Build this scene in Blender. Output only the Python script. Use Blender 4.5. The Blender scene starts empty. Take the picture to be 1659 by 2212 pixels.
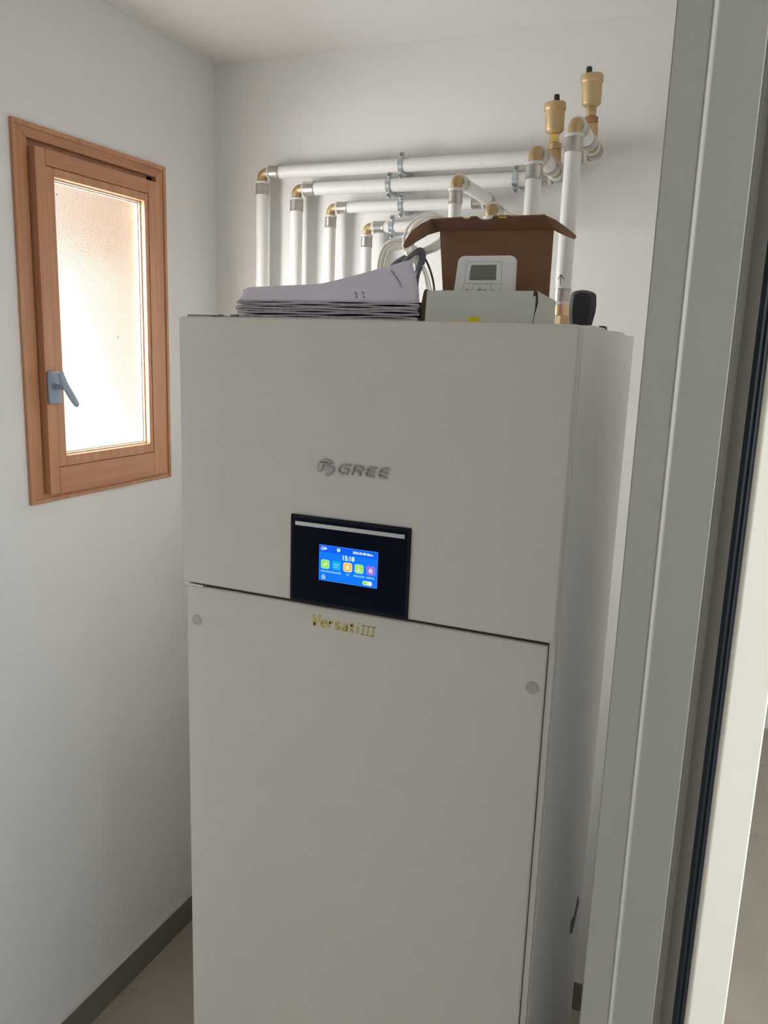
import bpy, bmesh, math, random
from mathutils import Vector, Matrix
random.seed(4)
D = bpy.data
SC = bpy.context.scene
COL = SC.collection
V = Vector

# ------------------------------------------------------------------ camera
cam_d = D.cameras.new('camera')
cam = D.objects.new('camera', cam_d); COL.objects.link(cam)
yaw, pitch, roll = 0.3978, 0.2016, 0.0343
fwd0 = V((-math.sin(yaw), math.cos(yaw), 0)); rgt0 = V((math.cos(yaw), math.sin(yaw), 0)); up0 = V((0, 0, 1))
fwd = fwd0 * math.cos(pitch) - up0 * math.sin(pitch)
up1 = up0 * math.cos(pitch) + fwd0 * math.sin(pitch)
rgt = rgt0 * math.cos(roll) + up1 * math.sin(roll)
upv = up1 * math.cos(roll) - rgt0 * math.sin(roll)
cam.matrix_world = Matrix(((rgt.x, upv.x, -fwd.x, 0.7816), (rgt.y, upv.y, -fwd.y, -1.0341),
                           (rgt.z, upv.z, -fwd.z, 1.7660), (0, 0, 0, 1)))
cam_d.sensor_fit = 'VERTICAL'; cam_d.sensor_height = 36.0
cam_d.lens = 36.0 * 1754.0 / 2212.0
cam_d.clip_start = 0.01; cam_d.clip_end = 100
SC.camera = cam

# ------------------------------------------------------------------ world, light, exposure
world = D.worlds.new('world'); SC.world = world; world.use_nodes = True
wb = world.node_tree.nodes['Background']
wb.inputs[0].default_value = (0.93, 0.97, 1.0, 1); wb.inputs[1].default_value = 1.25

def area(name, loc, direction, sx, sy, power, color):
    l = D.lights.new(name, 'AREA'); l.shape = 'RECTANGLE'; l.size = sx; l.size_y = sy
    l.energy = power; l.color = color
    o = D.objects.new(name, l); COL.objects.link(o); o.location = loc
    o.rotation_euler = V(direction).to_track_quat('-Z', 'Y').to_euler()
    return o
# daylight outside the small frosted window, and the hall's own big window to the right
area('daylight_small_window', (-1.30, -0.10, 2.02), (1, 0.25, -0.05), 1.5, 1.7, 960, (0.97, 0.98, 0.98))
area('daylight_hall_window', (2.5, -0.95, 1.80), (-1, 0.0, 0), 1.85, 0.75, 60, (0.85, 0.93, 1.0))
area('hall_floor_fill', (1.7, 1.9, 2.44), (0, 0, -1.0), 0.6, 0.6, 5.5, (1.0, 0.97, 0.9))  # added fill that brightens the hall floor, no known fixture there

SC.view_settings.view_transform = 'Standard'; SC.view_settings.look = 'None'
SC.view_settings.gamma = 1.0; SC.view_settings.use_curve_mapping = False
SC.view_settings.exposure = 0.0
SC.cycles.max_bounces = 12; SC.cycles.diffuse_bounces = 7; SC.cycles.transparent_max_bounces = 12
SC.cycles.use_denoising = True
SC.cycles.sample_clamp_indirect = 6.0

# ------------------------------------------------------------------ materials
def srgb(r, g, b):
    f = lambda c: (c / 255 / 12.92) if c / 255 <= 0.04045 else ((c / 255 + 0.055) / 1.055) ** 2.4
    return (f(r), f(g), f(b), 1)
def mat(name, col, rough=0.5, metal=0.0, var=0.04, scale=8.0, bump=0.0, bscale=60.0, spec=None, coat=0.0, trans=0.0, ior=1.45, alpha=1.0, sss=0.0):
    m = D.materials.new(name); m.use_nodes = True
    nt = m.node_tree; b = nt.nodes['Principled BSDF']
    tc = nt.nodes.new('ShaderNodeTexCoord')
    n = nt.nodes.new('ShaderNodeTexNoise'); n.inputs['Scale'].default_value = scale; n.inputs['Detail'].default_value = 4
    nt.links.new(tc.outputs['Object'], n.inputs['Vector'])
    r = nt.nodes.new('ShaderNodeValToRGB')
    r.color_ramp.elements[0].position = 0.3; r.color_ramp.elements[1].position = 0.7
    c0 = [max(0, c * (1 - var)) for c in col[:3]] + [1]; c1 = [min(1, c * (1 + var)) for c in col[:3]] + [1]
    r.color_ramp.elements[0].color = c0; r.color_ramp.elements[1].color = c1
    nt.links.new(n.outputs['Fac'], r.inputs['Fac']); nt.links.new(r.outputs['Color'], b.inputs['Base Color'])
    b.inputs['Roughness'].default_value = rough; b.inputs['Metallic'].default_value = metal
    b.inputs['IOR'].default_value = ior
    if spec is not None: b.inputs['Specular IOR Level'].default_value = spec
    b.inputs['Coat Weight'].default_value = coat
    b.inputs['Transmission Weight'].default_value = trans
    b.inputs['Alpha'].default_value = alpha
    if bump:
        n2 = nt.nodes.new('ShaderNodeTexNoise'); n2.inputs['Scale'].default_value = bscale; n2.inputs['Detail'].default_value = 3
        nt.links.new(tc.outputs['Object'], n2.inputs['Vector'])
        bp = nt.nodes.new('ShaderNodeBump'); bp.inputs['Strength'].default_value = bump; bp.inputs['Distance'].default_value = 0.002
        nt.links.new(n2.outputs['Fac'], bp.inputs['Height']); nt.links.new(bp.outputs['Normal'], b.inputs['Normal'])
    return m
def emit(name, col, s):
    m = D.materials.new(name); m.use_nodes = True; nt = m.node_tree
    b = nt.nodes['Principled BSDF']; b.inputs['Base Color'].default_value = (0, 0, 0, 1); b.inputs['Roughness'].default_value = 0.3
    b.inputs['Specular IOR Level'].default_value = 0.2
    b.inputs['Emission Color'].default_value = col; b.inputs['Emission Strength'].default_value = s
    return m
def wood_mat(name, c0, c1, axis):
    m = D.materials.new(name); m.use_nodes = True; nt = m.node_tree; b = nt.nodes['Principled BSDF']
    tc = nt.nodes.new('ShaderNodeTexCoord'); mp = nt.nodes.new('ShaderNodeMapping')
    s = [60, 60, 60]; s[axis] = 2.5; mp.inputs['Scale'].default_value = s
    n = nt.nodes.new('ShaderNodeTexNoise'); n.inputs['Scale'].default_value = 1.0; n.inputs['Detail'].default_value = 5; n.inputs['Distortion'].default_value = 0.6
    r = nt.nodes.new('ShaderNodeValToRGB'); r.color_ramp.elements[0].position = 0.3; r.color_ramp.elements[1].position = 0.72
    r.color_ramp.elements[0].color = c0; r.color_ramp.elements[1].color = c1
    nt.links.new(tc.outputs['Object'], mp.inputs[0]); nt.links.new(mp.outputs[0], n.inputs['Vector'])
    nt.links.new(n.outputs['Fac'], r.inputs['Fac']); nt.links.new(r.outputs[0], b.inputs['Base Color'])
    b.inputs['Roughness'].default_value = 0.38
    bp = nt.nodes.new('ShaderNodeBump'); bp.inputs['Strength'].default_value = 0.15; bp.inputs['Distance'].default_value = 0.001
    nt.links.new(n.outputs['Fac'], bp.inputs['Height']); nt.links.new(bp.outputs[0], b.inputs['Normal'])
    return m

M = {}
M['wall'] = mat('white_plaster', (0.79, 0.78, 0.76), 0.85, var=0.012, scale=1.5, bump=0.12, bscale=90)
M['ceiling'] = mat('ceiling_paint', (0.79, 0.77, 0.745), 0.9, var=0.012, scale=1.5, bump=0.08, bscale=80)
M['tile'] = mat('beige_floor_tile', (0.38, 0.335, 0.275), 0.42, var=0.07, scale=5, bump=0.03, bscale=25)
M['grout'] = mat('pale_grout', (0.62, 0.59, 0.54), 0.9)
M['skirt'] = mat('taupe_skirting_tile', (0.19, 0.165, 0.14), 0.45, var=0.06, scale=6)
M['caulk'] = mat('pale_caulk', (0.62, 0.59, 0.56), 0.7)
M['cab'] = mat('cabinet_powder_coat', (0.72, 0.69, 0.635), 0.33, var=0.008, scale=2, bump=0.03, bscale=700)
M['cabside'] = mat('cabinet_coat_windowlit', (0.84, 0.83, 0.80), 0.38, var=0.008, scale=2, bump=0.02, bscale=500)  # cabinet coat made lighter: window light on the side put into the colour
M['gap'] = mat('dark_gap', (0.05, 0.048, 0.045), 0.7)
M['cap'] = mat('grey_cover_cap', (0.50, 0.475, 0.43), 0.45)
M['glossblack'] = mat('black_glass', (0.0015, 0.003, 0.014), 0.10, var=0.0, spec=0.12)  # navy cast in the base stands for the screen's blue bloom
M['blackframe'] = mat('black_bezel', (0.006, 0.007, 0.013), 0.3, spec=0.25)  # bezel carries the same painted-in bloom tint
M['silver'] = mat('silver_strip', (0.62, 0.62, 0.62), 0.3, metal=0.6, var=0.01)
M['chrome'] = mat('chrome', (0.40, 0.39, 0.37), 0.10, metal=1.0, var=0.02)
M['gold'] = mat('gold_lettering', (0.62, 0.50, 0.16), 0.3, metal=0.85, var=0.03)
M['brass'] = mat('brass', (0.45, 0.325, 0.17), 0.46, metal=0.7, var=0.10, scale=30, bump=0.06, bscale=300)
M['brassbody'] = mat('satin_brass', (0.52, 0.385, 0.205), 0.5, metal=0.55, var=0.04, scale=20)
M['brassbright'] = mat('bright_brass', (0.85, 0.62, 0.22), 0.22, metal=1.0)
M['copper'] = mat('reddish_brass', (0.36, 0.18, 0.09), 0.35, metal=0.8, var=0.15, scale=50)
M['steel'] = mat('stainless_sleeve', (0.50, 0.47, 0.43), 0.3, metal=0.85, var=0.12, scale=40, bump=0.1, bscale=120)
M['zinc'] = mat('zinc_clip', (0.62, 0.68, 0.72), 0.25, metal=0.9, var=0.12, scale=60)
M['pipe'] = mat('white_pipe', (0.76, 0.745, 0.72), 0.38, var=0.01)
M['ring'] = mat('translucent_ring', (0.80, 0.79, 0.76), 0.3, var=0.03, alpha=0.85)
M['blackplastic'] = mat('black_plastic', (0.018, 0.023, 0.028), 0.45, var=0.1)
M['card'] = mat('brown_cardboard', (0.28, 0.155, 0.088), 0.85, var=0.07, scale=40, bump=0.1, bscale=200)
M['cardwhite'] = mat('white_printed_card', (0.70, 0.70, 0.64), 0.6, var=0.015)
M['cardedge'] = mat('card_edge', (0.10, 0.065, 0.045), 0.9)
M['yellow'] = mat('yellow_print', (0.78, 0.62, 0.02), 0.6)
M['paper'] = mat('lilac_white_paper', (0.76, 0.72, 0.84), 0.75, var=0.02, scale=12)
M['paperedge'] = mat('page_edges', (0.52, 0.48, 0.51), 0.85, var=0.18, scale=90)
M['ink'] = mat('grey_ink', (0.22, 0.21, 0.27), 0.8)
M['white'] = mat('white_plastic', (0.92, 0.905, 0.89), 0.4, var=0.01)
M['line'] = mat('grey_line', (0.30, 0.30, 0.29), 0.6)
M['dark'] = mat('dark_print', (0.02, 0.02, 0.02), 0.6)
M['lcdgrey'] = mat('unlit_lcd', (0.20, 0.225, 0.17), 0.3, var=0.02)
M['cable'] = mat('white_cable', (0.88, 0.85, 0.78), 0.5, var=0.06, scale=60)
M['cablegrey'] = mat('dark_grey_cable', (0.10, 0.11, 0.125), 0.4)
M['cableblack'] = mat('black_cable', (0.03, 0.025, 0.022), 0.45)
M['handle'] = mat('grey_blue_handle', (0.28, 0.34, 0.42), 0.4, metal=0.2)  # lightened: window bloom washing over the handle is in the colour
M['hinge'] = mat('dull_hinge_steel', (0.26, 0.25, 0.22), 0.4, metal=0.7)
M['ochre'] = mat('ochre_render', (0.36, 0.19, 0.075), 0.9, var=0.05, scale=20, bump=0.4, bscale=60)
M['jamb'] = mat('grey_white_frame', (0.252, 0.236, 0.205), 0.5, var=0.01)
M['cream'] = mat('cream_casing', (0.75, 0.705, 0.60), 0.5, var=0.01)
M['seal'] = mat('black_rubber_seal', (0.008, 0.012, 0.016), 0.55, var=0.1, spec=0.3)
WZ = wood_mat('wood_upright', (0.41, 0.185, 0.088, 1), (0.52, 0.265, 0.142, 1), 2)
WY = wood_mat('wood_level', (0.39, 0.172, 0.083, 1), (0.50, 0.25, 0.132, 1), 1)

def frosted():
    m = D.materials.new('frosted_glass'); m.use_nodes = True; nt = m.node_tree
    for n in list(nt.nodes): nt.nodes.remove(n)
    out = nt.nodes.new('ShaderNodeOutputMaterial'); mx = nt.nodes.new('ShaderNodeMixShader'); mx.inputs[0].default_value = 0.64
    tr = nt.nodes.new('ShaderNodeBsdfTransparent'); tr.inputs[0].default_value = (0.9, 0.9, 0.9, 1)
    rf = nt.nodes.new('ShaderNodeBsdfGlass'); rf.inputs['Roughness'].default_value = 0.34; rf.inputs['IOR'].default_value = 1.12
    rf.inputs['Color'].default_value = (0.97, 0.97, 0.96, 1)
    tc = nt.nodes.new('ShaderNodeTexCoord'); vo = nt.nodes.new('ShaderNodeTexVoronoi'); vo.inputs['Scale'].default_value = 260
    bp = nt.nodes.new('ShaderNodeBump'); bp.inputs['Strength'].default_value = 0.5; bp.inputs['Distance'].default_value = 0.002
    nt.links.new(tc.outputs['Object'], vo.inputs['Vector']); nt.links.new(vo.outputs['Distance'], bp.inputs['Height'])
    nt.links.new(bp.outputs[0], rf.inputs['Normal'])
    nt.links.new(tr.outputs[0], mx.inputs[1]); nt.links.new(rf.outputs[0], mx.inputs[2]); nt.links.new(mx.outputs[0], out.inputs[0])
    return m
M['frost'] = frosted()

# ------------------------------------------------------------------ helpers
def link(name, bm, m, parent=None, smooth=True, bevel=0.0, seg=2, props=None):
    bmesh.ops.recalc_face_normals(bm, faces=bm.faces)
    me = D.meshes.new(name); bm.to_mesh(me); bm.free(); me.materials.append(m)
    o = D.objects.new(name, me); COL.objects.link(o)
    if smooth:
        for p in me.polygons: p.use_smooth = True
        try: me.set_sharp_from_angle(angle=math.radians(35))
        except Exception: pass
    if bevel:
        b = o.modifiers.new('bevel', 'BEVEL'); b.width = bevel; b.segments = seg; b.limit_method = 'ANGLE'; b.angle_limit = math.radians(40)
    if parent: o.parent = parent
    return o
def empty(name, label=None, cat=None, group=None, kind=None):
    o = D.objects.new(name, None); COL.objects.link(o); o.empty_display_size = 0.05
    return tag(o, label, cat, group, kind)
def tag(o, label=None, cat=None, group=None, kind=None):
    if label: o['label'] = label
    if cat: o['category'] = cat
    if group: o['group'] = group
    if kind: o['kind'] = kind
    return o
def place(root, loc):
    """move a thing's origin to its base, its parts staying where they are"""
    root.location = loc
    for ch in root.children: ch.location = V(ch.location) - V(loc)
def box(bm, x0, x1, y0, y1, z0, z1):
    vs = [bm.verts.new((x, y, z)) for x in (x0, x1) for y in (y0, y1) for z in (z0, z1)]
    for f in ((0, 1, 3, 2), (4, 6, 7, 5), (0, 4, 5, 1), (2, 3, 7, 6), (0, 2, 6, 4), (1, 5, 7, 3)):
        bm.faces.new([vs[i] for i in f])
    return vs
def boxo(name, b, m, parent=None, bevel=0.0, seg=2):
    bm = bmesh.new(); box(bm, *b); return link(name, bm, m, parent, bevel=bevel, seg=seg)
def frame_of(d):
    d = V(d).normalized(); a = V((0, 0, 1)) if abs(d.z) < 0.9 else V((0, 1, 0))
    u = d.cross(a).normalized(); return u, d.cross(u).normalized()
def lathe(bm, p0, d, prof, seg=24, closed=True, phase=0.0):
    """prof: (distance along d, radius)"""
    p0 = V(p0); d = V(d).normalized(); u, w = frame_of(d); rings = []
    for t, r in prof:
        rings.append([bm.verts.new(p0 + d * t + (u * math.cos(a) + w * math.sin(a)) * r)
                      for a in [phase + 2 * math.pi * k / seg for k in range(seg)]])
    for a, b in zip(rings, rings[1:]):
        for k in range(seg):
            bm.faces.new((a[k], a[(k + 1) % seg], b[(k + 1) % seg], b[k]))
    if closed:
        bm.faces.new(rings[0][::-1]); bm.faces.new(rings[-1])
def sweep(bm, pts, r, seg=12, flat=1.0, ref=None):
    pts = [V(p) for p in pts]; n = len(pts); rings = []
    u = None
    for i, p in enumerate(pts):
        t = (pts[min(i + 1, n - 1)] - pts[max(i - 1, 0)]).normalized()
        if u is None:
            u = frame_of(t)[0] if ref is None else (V(ref) - t * V(ref).dot(t)).normalized()
        else:
            u = (u - t * u.dot(t)).normalized()
        w = t.cross(u); rr = r[i] if isinstance(r, (list, tuple)) else r
        rings.append([bm.verts.new(p + (u * math.cos(a) * flat + w * math.sin(a)) * rr) for a in [2 * math.pi * k / seg for k in range(seg)]])
    for a, b in zip(rings, rings[1:]):
        for k in range(seg): bm.faces.new((a[k], a[(k + 1) % seg], b[(k + 1) % seg], b[k]))
    bm.faces.new(rings[0][::-1]); bm.faces.new(rings[-1])
def spline(pts, n=8):
    pts = [V(p) for p in pts]; out = []
    P = [pts[0] * 2 - pts[1]] + pts + [pts[-1] * 2 - pts[-2]]
    for i in range(1, len(P) - 2):
        a, b, c, d = P[i - 1], P[i], P[i + 1], P[i + 2]
        for k in range(n):
            t = k / n
            out.append(0.5 * ((2 * b) + (c - a) * t + (2 * a - 5 * b + 4 * c - d) * t * t + (3 * b - a - 3 * c + d) * t ** 3))
    out.append(pts[-1]); return out
def prism(bm, poly, f0, f1):
    """poly: 2-D points; f0/f1 map (a,b) -> 3-D for the two caps"""
    A = [bm.verts.new(f0(*p)) for p in poly]; B = [bm.verts.new(f1(*p)) for p in poly]
    bm.faces.new(A[::-1]); bm.faces.new(B); n = len(poly)
    for k in range(n): bm.faces.new((A[k], A[(k + 1) % n], B[(k + 1) % n], B[k]))
def rrect(x0, x1, z0, z1, r, n=6):
    out = []
    for cx, cz, a0 in ((x1 - r, z1 - r, 0), (x0 + r, z1 - r, 90), (x0 + r, z0 + r, 180), (x1 - r, z0 + r, 270)):
        for k in range(n + 1):
            a = math.radians(a0 + 90 * k / n); out.append((cx + r * math.cos(a), cz + r * math.sin(a)))
    return out
def plate(name, poly, y0, y1, m, parent, bevel=0.0):
    """slab in the X-Z plane between y0 and y1"""
    bm = bmesh.new(); prism(bm, poly, lambda a, b: (a, y0, b), lambda a, b: (a, y1, b))
    return link(name, bm, m, parent, bevel=bevel)
def text(name, s, size, x, z, y, m, parent, depth=0.0004, bold=0.0, shear=0.0, align='LEFT', sx=1.0, fn=None):
    """lettering that stands in the X-Z plane and faces -Y, baseline at z"""
    cu = D.curves.new(name, 'FONT'); cu.body = s; cu.size = size; cu.align_x = align
    cu.offset = bold; cu.shear = shear; cu.extrude = depth / 2; cu.resolution_u = 4
    t = D.objects.new('tmp', cu); COL.objects.link(t)
    dg = bpy.context.evaluated_depsgraph_get(); me = D.meshes.new_from_object(t.evaluated_get(dg))
    D.objects.remove(t); me.name = name
    for v in me.vertices:
        a, b, c = v.co
        v.co = fn(a * sx, b, c) if fn else (x + a * sx, y - c, z + b)
    me.materials.clear(); me.materials.append(m)
    o = D.objects.new(name, me); COL.objects.link(o)
    if parent: o.parent = parent
    return o

# ------------------------------------------------------------------ room shell
XL, YB, ZC = -0.594, 0.9586, 2.489
XR, XH = 0.727, 0.812          # closet face and hall face of the partition
def S(o): o['kind'] = 'structure'; return o
WY0, WY1, WZ0, WZ1 = 0.2555, 0.7359, 1.4015, 2.1857     # window opening
bm = bmesh.new()
box(bm, XL - 0.06, XL, -1.7, WY0 + 0.012, -0.1, ZC + 0.1); box(bm, XL - 0.06, XL, WY1 - 0.012, YB + 0.2, -0.1, ZC + 0.1)
box(bm, XL - 0.06, XL, WY0 + 0.012, WY1 - 0.012, -0.1, WZ0 + 0.012); box(bm, XL - 0.06, XL, WY0 + 0.012, WY1 - 0.012, WZ1 - 0.012, ZC + 0.1)
S(link('wall_left', bm, M['wall'], smooth=False))
S(boxo('wall_back', (XL, XR, YB, YB + 0.2, -0.1, ZC + 0.1), M['wall']))
S(boxo('wall_front', (XL - 0.3, XR, -1.9, -1.7, -0.1, ZC + 0.1), M['wall']))
bm = bmesh.new()
box(bm, XR, XH, -0.47, 3.1, -0.1, ZC + 0.1); box(bm, XR, XH, -3.2, -1.42, -0.1, ZC + 0.1); box(bm, XR, XH, -1.42, -0.47, 2.14, ZC + 0.1)
S(link('wall_right', bm, M['wall'], smooth=False))
S(boxo('wall_hall_end', (XH, 2.6, 3.1, 3.3, -0.1, ZC + 0.1), M['wall']))
S(boxo('wall_hall_near', (XH, 2.6, -3.3, -3.2, -0.1, ZC + 0.1), M['wall']))
bm = bmesh.new()   # the hall's outer wall, with the opening its daylight comes through
box(bm, 2.4, 2.6, -3.2, -1.9, -0.1, ZC + 0.1); box(bm, 2.4, 2.6, 0.0, 3.1, -0.1, ZC + 0.1)
box(bm, 2.4, 2.6, -1.9, 0.0, -0.1, 1.40); box(bm, 2.4, 2.6, -1.9, 0.0, 2.2, ZC + 0.1)
S(link('wall_hall_outer', bm, M['wall'], smooth=False))
bm = bmesh.new(); box(bm, XL - 0.3, XR + 0.02, -1.9, YB + 0.2, ZC, ZC + 0.15)
S(link('ceiling', bm, M['ceiling']))
S(boxo('ceiling_hall', (XH - 0.02, 2.6, -3.3, 3.3, ZC, ZC + 0.15), M['ceiling']))

fl = S(boxo('floor', (XL - 0.3, 2.6, -3.3, 3.3, -0.12, -0.003), M['grout']))
P = 0.61; xs = [-0.70 + P * k for k in range(8)]; ys = [-3.41 + P * k for k in range(12)]
tile_me = {}
def tile(x0, x1, y0, y1, first=[None]):
    w, h = round(x1 - x0, 4), round(y1 - y0, 4)
    if (w, h) not in tile_me:
        b = bmesh.new(); box(b, 0, w, 0, h, -0.012, 0)
        t = link('tile', b, M['tile'], fl, bevel=0.0012, seg=1); tile_me[(w, h)] = t
    else:
        t = tile_me[(w, h)].copy(); COL.objects.link(t)
    t.parent = fl; t.location = (x0, y0, 0)
for x in xs:
    for y in ys:
        x0, x1, y0, y1 = x + 0.002, x + P - 0.002, y + 0.002, y + P - 0.002
        if x + P < XL or x > 2.4 or y > 3.1 or y + P < -3.2: continue
        if x1 < XR and (y0 > YB): continue
        x0 = max(x0, XL); x1 = min(x1, 2.4); y0 = max(y0, -3.2); y1 = min(y1, 3.1)
        if x1 < XR: y1 = min(y1, YB); y0 = max(y0, -1.7)
        if y1 - y0 < 0.02 or x1 - x0 < 0.02: continue
        tile(x0, x1, y0, y1)

def skirting(name, b, top):
    o = S(boxo(name, b, M['skirt'], bevel=0.001)); boxo('caulk_strip', top, M['caulk'], o, bevel=0.0008); return o
HB = 0.084
skirting('baseboard_left', (XL, XL + 0.008, -1.7, YB, 0.0, HB), (XL, XL + 0.0075, -1.7, YB, HB, HB + 0.005))
skirting('baseboard_back', (XL + 0.008, XR, YB - 0.008, YB, 0.0, HB), (XL + 0.008, XR, YB - 0.0075, YB, HB, HB + 0.005))
skirting('baseboard_right', (XR - 0.008, XR, -0.47, YB - 0.008, 0.0, HB), (XR - 0.0075, XR, -0.47, YB - 0.008, HB, HB + 0.005))

# door frame: the jamb beside the camera
dr = empty('door_1', kind='structure')
def vprism(name, poly, z0, z1, m, parent, bevel=0.0):
    bm = bmesh.new(); prism(bm, poly, lambda a, b: (a, b, z0), lambda a, b: (a, b, z1))
    return link(name, bm, m, parent, smooth=False, bevel=bevel)
ZT = 2.12
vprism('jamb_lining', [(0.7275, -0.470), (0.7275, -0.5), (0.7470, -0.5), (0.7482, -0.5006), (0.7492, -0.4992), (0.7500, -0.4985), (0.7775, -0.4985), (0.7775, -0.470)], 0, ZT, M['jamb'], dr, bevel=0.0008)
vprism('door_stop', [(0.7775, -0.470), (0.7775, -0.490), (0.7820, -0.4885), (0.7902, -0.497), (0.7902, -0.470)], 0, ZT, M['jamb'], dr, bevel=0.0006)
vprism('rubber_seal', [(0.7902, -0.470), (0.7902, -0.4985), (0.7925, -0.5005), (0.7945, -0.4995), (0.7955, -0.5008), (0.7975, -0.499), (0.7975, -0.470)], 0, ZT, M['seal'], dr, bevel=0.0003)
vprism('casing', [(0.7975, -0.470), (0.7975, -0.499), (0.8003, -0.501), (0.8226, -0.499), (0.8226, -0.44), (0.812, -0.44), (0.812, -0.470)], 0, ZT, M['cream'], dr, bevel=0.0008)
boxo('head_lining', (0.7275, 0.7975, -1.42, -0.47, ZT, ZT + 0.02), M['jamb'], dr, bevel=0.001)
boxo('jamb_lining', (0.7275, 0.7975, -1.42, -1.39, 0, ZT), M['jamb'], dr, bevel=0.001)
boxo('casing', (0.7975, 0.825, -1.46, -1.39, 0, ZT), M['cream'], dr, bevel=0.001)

# ------------------------------------------------------------------ window
wn = empty('window_1', kind='structure')
XF = XL + 0.004                     # face of the fixed frame
def board(name, poly, xa, xb, m, parent, bevel=0.0012):
    bm = bmesh.new(); prism(bm, poly, lambda a, b: (xa, a, b), lambda a, b: (xb, a, b))
    return link(name, bm, m, parent, bevel=bevel)
a0, a1, b0, b1 = WY0, WY1, WZ0, WZ1
i0, i1, j0, j1 = 0.2955, 0.7000, 1.4260, 2.1560
board('frame_board', [(a0, b0), (i0, j0), (i0, j1), (a0, b1)], XL - 0.05, XF, WZ, wn)
board('frame_board', [(a1, b0), (a1, b1), (i1, j1), (i1, j0)], XL - 0.05, XF, WZ, wn)
board('frame_board', [(a0, b1), (i0, j1), (i1, j1), (a1, b1)], XL - 0.05, XF, WY, wn)
board('frame_board', [(a0, b0), (a1, b0), (i1, j0), (i0, j0)], XL - 0.05, XF, WY, wn)
bm = bmesh.new()   # stop the closed sash bears on
box(bm, XL - 0.030, XL - 0.0095, i0 - 0.002, i0 + 0.012, j0, j1); box(bm, XL - 0.030, XL - 0.0095, i1 - 0.020, i1 + 0.002, j0, j1)
box(bm, XL - 0.030, XL - 0.0095, i0, i1, j1 - 0.028, j1 + 0.002); box(bm, XL - 0.030, XL - 0.0095, i0, i1, j0 - 0.002, j0 + 0.012)
link('frame_stop', bm, WZ, wn)
# raised rim moulding of the fixed frame
bm = bmesh.new()
w = 0.010
for (p, q) in (((a0, b0), (a0, b1)), ((a1, b0), (a1, b1))):
    s = 1 if p[0] == a0 else -1
    y0_, y1_ = sorted((p[0], p[0] + s * w)); box(bm, XF - 0.002, XF + 0.0035, y0_, y1_, b0, b1)
box(bm, XF - 0.002, XF + 0.0035, a0 + w, a1 - w, b1 - w, b1); box(bm, XF - 0.002, XF + 0.0035, a0 + w, a1 - w, b0, b0 + w)
link('rim_moulding', bm, WZ, wn, bevel=0.0015)
XS = XL + 0.0205                    # face of the sash
sy0, sy1, sz0, sz1 = 0.2985, 0.6870, 1.4200, 2.1400
gy0, gy1, gz0, gz1 = 0.3510, 0.6370, 1.5020, 2.0890
bm = bmesh.new()                    # inner moulding round the pane (the sash part itself)
my0, mz0, my1, mz1 = 0.3270, 1.4780, 0.6500, 2.1080
box(bm, XL - 0.009, XS - 0.0015, my0, gy0, mz0, mz1); box(bm, XL - 0.009, XS - 0.0015, gy1, my1, mz0, mz1)
box(bm, XL - 0.009, XS - 0.0015, gy0, gy1, gz1, mz1); box(bm, XL - 0.009, XS - 0.0015, gy0, gy1, mz0, gz0)
sash = link('sash', bm, WZ, wn, bevel=0.002)
boxo('stile', (XL - 0.009, XS, sy0, my0 - 0.0006, sz0, sz1), WZ, sash, bevel=0.0012)
boxo('stile', (XL - 0.009, XS, my1 + 0.0006, sy1, sz0, sz1), WZ, sash, bevel=0.0012)
boxo('rail', (XL - 0.009, XS, my0, my1, mz1 + 0.0004, sz1), WY, sash, bevel=0.0008)
boxo('rail', (XL - 0.009, XS, my0, my1, sz0, mz0 - 0.0004), WY, sash, bevel=0.0008)
# stepped glazing beads
XG = XL - 0.004
bm = bmesh.new()
for k, (d, x1) in enumerate(((0.007, XG + 0.006), (0.004, XG + 0.011))):
    box(bm, XG, x1, gy0, gy1, gz0, gz0 + d); box(bm, XG, x1, gy1 - d, gy1, gz0, gz1); box(bm, XG, x1, gy0, gy0 + d, gz0, gz1); box(bm, XG, x1, gy0, gy1, gz1 - d, gz1)
link('glazing_bead', bm, mat('pale_glazing_bead', (0.50, 0.44, 0.37), 0.35), wn, bevel=0.001)
boxo('pane', (XG - 0.004, XG, gy0, gy1, gz0, gz1), M['frost'], wn)
# specks on the pane
bm = bmesh.new()
for y, z in ((0.372, 2.040), (0.379, 2.060), (0.555, 1.765)):
    lathe(bm, (XG - 0.0002, y, z), (1, 0, 0), [(0, 0.0016), (0.0006, 0.0016)], 8)
tag(link('dirt_speck', bm, M['dark'], wn), kind='stuff')
# handle
hp = boxo('handle', (XS, XS + 0.009, 0.3000, 0.3350, 1.6190, 1.6880), M['handle'], wn, bevel=0.004, seg=3)
bm = bmesh.new()
lathe(bm, (XS + 0.008, 0.3175, 1.6560), (1, 0, 0), [(0, 0.0075), (0.022, 0.0065), (0.028, 0.0065)], 16)
link('spindle', bm, M['handle'], hp)
bm = bmesh.new()
pts = spline([(XS + 0.034, 0.3075, 1.6870), (XS + 0.034, 0.3170, 1.6640), (XS + 0.033, 0.3350, 1.6390), (XS + 0.033, 0.3540, 1.6145)], 6)
sweep(bm, pts, [0.0075] * 3 + [0.0085] * (len(pts) - 6) + [0.0078, 0.0070, 0.005], 12, flat=0.55, ref=(1, 0, 0))
link('lever', bm, M['handle'], hp)
for z0, z1 in ((1.990, 2.050), (1.532, 1.588)):
    bm = bmesh.new(); lathe(bm, (XF + 0.004, 0.6935, z0), (0, 0, 1), [(0, 0.003), (0.002, 0.0045), (z1 - z0 - 0.002, 0.0045), (z1 - z0, 0.003)], 12)
    box(bm, XF - 0.001, XF + 0.002, 0.694, 0.702, z0 + 0.004, z1 - 0.004)
    link('hinge', bm, M['hinge'], wn)
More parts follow.
